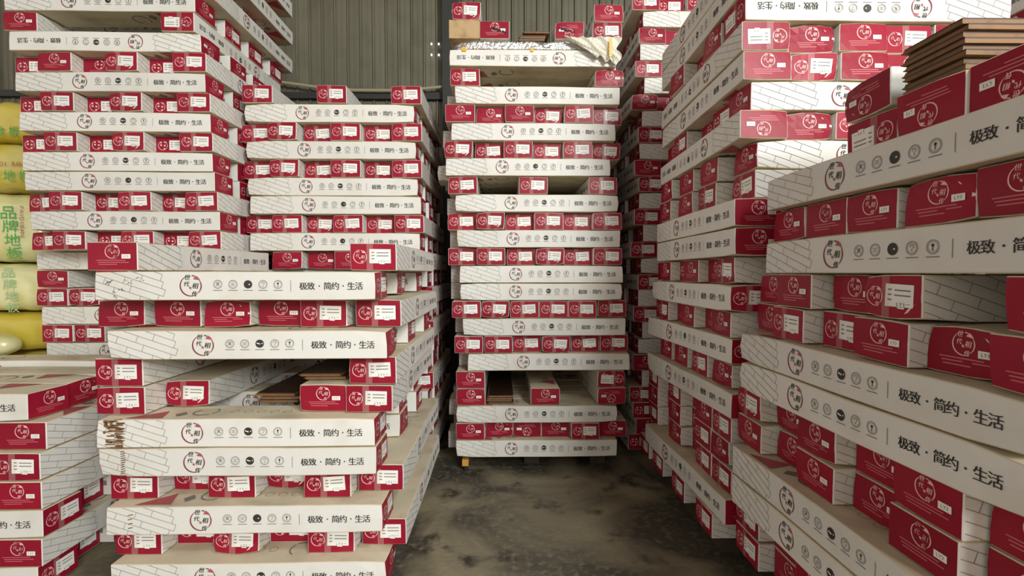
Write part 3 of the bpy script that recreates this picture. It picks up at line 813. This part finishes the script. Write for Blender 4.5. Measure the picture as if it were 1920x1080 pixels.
bundle(-.198, .247, -2.265, 2.46, 'yellow bundle with faded pale green characters', [(c, bx - .175 + .006 * i, .200 - .058 * i, .05, 'pale_green', dict(sx=1.3)) for i, c in enumerate('品牌地板')], 'pale_yellow', seed=5)
bundle(-.400, .200, -2.26, 2.47, 'plain yellow bundle standing lowest in view at the left edge', [], 'yellow', seed=6)
bundle(-1.019, .617, -2.26, 2.49, 'tall yellow bundle at the foot of the yellow pile', [], 'yellow', seed=8)
rb = tag(empty('rolled_bundle', (-2.62, 2.375, CAM_H - .405)), 'clear film roll with pale yellow filling in front of yellow bundles', 'roll')
soft_block('film_roll', .58, .15, .118, 'pale_yellow', rb, (26, 10, 8), 3.0, .008, 9)

# ------------------------------------------------------------------ cartons: the 300 that show largest are things, the rest one pile
def mat4(c):
    zf = c['h'] / CH
    m = Matrix.Translation((c['x'], c['y'], c['z'])) @ Matrix.Rotation(c['rz'], 4, 'Z')
    if c['flip']: m = m @ Matrix.Translation((0, 0, c['h'])) @ Matrix.Rotation(math.pi, 4, 'X')
    return m @ Matrix.Diagonal((1, 1, zf, 1))
CORN = [(sx * CL / 2, sy * CW / 2, z) for z in (0, CH) for sy in (-1, 1) for sx in (-1, 1)]
QS = ((0, 2, 3, 1), (4, 5, 7, 6), (0, 1, 5, 4), (2, 6, 7, 3), (0, 4, 6, 2), (1, 3, 7, 5))
vs, fs = [], []
for c in CARTONS:
    m4 = mat4(c); c['m'] = m4; i = len(vs); vs += [m4 @ Vector(p) for p in CORN]; fs += [tuple(i + k for k in q) for q in QS]
tree = BVHTree.FromPolygons(vs, fs)
bpy.context.view_layer.update()
R3 = cam.rotation_euler.to_matrix(); o0 = Vector(cam.location); cnt = [0] * len(CARTONS)
GX, GY = 480, 270
for j in range(GY):
    for i in range(GX):
        d = R3 @ Vector((((i + .5) / GX * 1920 - 960) / 910.5, (540 - (j + .5) / GY * 1080) / 910.5, -1))
        hit = tree.ray_cast(o0, d)
        if hit[2] is not None: cnt[hit[2] // 6] += 1
order = sorted(range(len(CARTONS)), key=lambda k: -cnt[k])
keep = set(k for k in order[:300] if cnt[k] > 0)
print('CARTONS', len(CARTONS), 'visible', sum(1 for c in cnt if c), 'smallest kept', cnt[order[min(299, len(order) - 1)]])

GRP = 'printed cartons stacked in the warehouse'
def stain_part(root, kind):
    r = random.Random(kind); mb = MB(); P = Print(mb, lambda s, t: (s - CL / 2, -CW / 2 - .0013, t))
    if kind == 'stain':
        for k in range(34):
            x = .035 + .035 * r.random(); y = CH * (k + .5) / 34; P.line((x - .012 * r.random() - .004, y), (x + .012 + .012 * r.random(), y + J(.002)), .0016 + .003 * r.random(), 'stain')
        for k in range(10): P.disc((.018 + .03 * r.random(), CH * r.random() * .94 + .002), .003 + .003 * r.random(), 'stain', 7)
        for k in range(16): y = CH * r.random() * .96 + .002; P.line((.058, y), (.072 + .010 * r.random(), y), .0022, 'stain')
    elif kind in ('stain2', 'stain3'):
        for k in range(12 if kind == 'stain2' else 4):
            y = CH * (.05 + .9 * k / 12) if kind == 'stain2' else CH * (.25 + .15 * k)
            P.line((.066, y), (.076 + .006 * r.random(), y + .003), .0026, 'stain')
    elif kind == 'scribble':
        for x0, y0, k in ((.045, .052, 5), (.075, .035, 4), (.10, .060, 5), (.06, .018, 4), (.135, .066, 4)):
            for q in range(k):
                a = (x0 + J(.008), y0 + J(.007)); b = (a[0] + J(.011), a[1] + J(.008)); P.line(a, b, .0016, 'dark')
    return mb.build({'scribble': 'handwriting'}.get(kind, 'stain'), root)

names = {}
for k in range(len(CARTONS)):
    if k not in keep: continue
    c = CARTONS[k]; v = VAR[k % NV]
    root = empty('carton'); root.matrix_world = c['m']
    lab = c['label']; names[lab] = names.get(lab, 0) + 1
    tag(root, lab, 'carton', GRP)
    link('body', v['body'], root)
    es = link('end_panel', v['end_s'], root); et = link('end_panel', v['end_t'], root)
    link('large_sticker', v['stk'], es); link('small_sticker', v['stk2'], et); link('tape_strip', v['tape'], es)
    ex = c['extra']
    if ex in ('stain', 'stain2', 'stain3', 'scribble'): stain_part(root, ex)
    elif ex == 'kraft':
        mb = MB(); mb.box(CL / 2 - .06, CL / 2 + .0045, -CW / 2 - .002, CW / 2 + .002, -.0003, CH + .0005, 'kraft'); mb.build('kraft_tape', root)
    elif ex == 'smudge':
        mb = MB(); P = Print(mb, E_T(.0018))
        for q in range(7): P.disc((.055 + .012 * q + J(.004), .052 - .003 * q + J(.005)), .004 + .003 * random.random(), 'black', 7)
        mb.build('smudge', root)
for lab, n in names.items():
    if n > 1 or not (4 <= len(lab.split()) <= 16) or '90th' in lab or '91th' in lab: print('LABEL?', n, len(lab.split()), lab)

# everything else in the stacks, one object
lod = body_mesh('pile', False); 
for sgn, f1 in ((1, end_s_print), (-1, end_t_print)):
    x = sgn * (CL / 2 + EP)
    lod.poly([(x, -CW / 2 + .0012, .0016), (x, CW / 2 - .0012, .0016), (x, CW / 2 - .0012, CH - .002), (x, -CW / 2 + .0012, CH - .002)], 'red'); f1(lod, False)
sticker_big(lod, False); sticker_small(lod, False)
hid = MB(); hid.box(-CL / 2, CL / 2, -CW / 2, CW / 2, .0005, CH - .0005, 'white', 'tan')
for sgn in (1, -1):
    x = sgn * (CL / 2 + EP); hid.poly([(x, -CW / 2 + .0012, .0016), (x, CW / 2 - .0012, .0016), (x, CW / 2 - .0012, CH - .002), (x, -CW / 2 + .0012, CH - .002)], 'red')
pile = MB(); A = {id(x): np.c_[np.array(x.v), np.ones(len(x.v))] for x in (lod, hid)}
for k, c in enumerate(CARTONS):
    if k in keep: continue
    src = lod if cnt[k] > 0 else hid
    i = len(pile.v); V = A[id(src)] @ np.array(c['m']).T
    pile.v += [tuple(p[:3]) for p in V]; pile.f += [tuple(i + j for j in q) for q in src.f]; pile.m += src.m
tag(pile.build('carton_pile'), 'all the other white and red cartons deeper inside the stacks', 'cartons', kind='stuff')
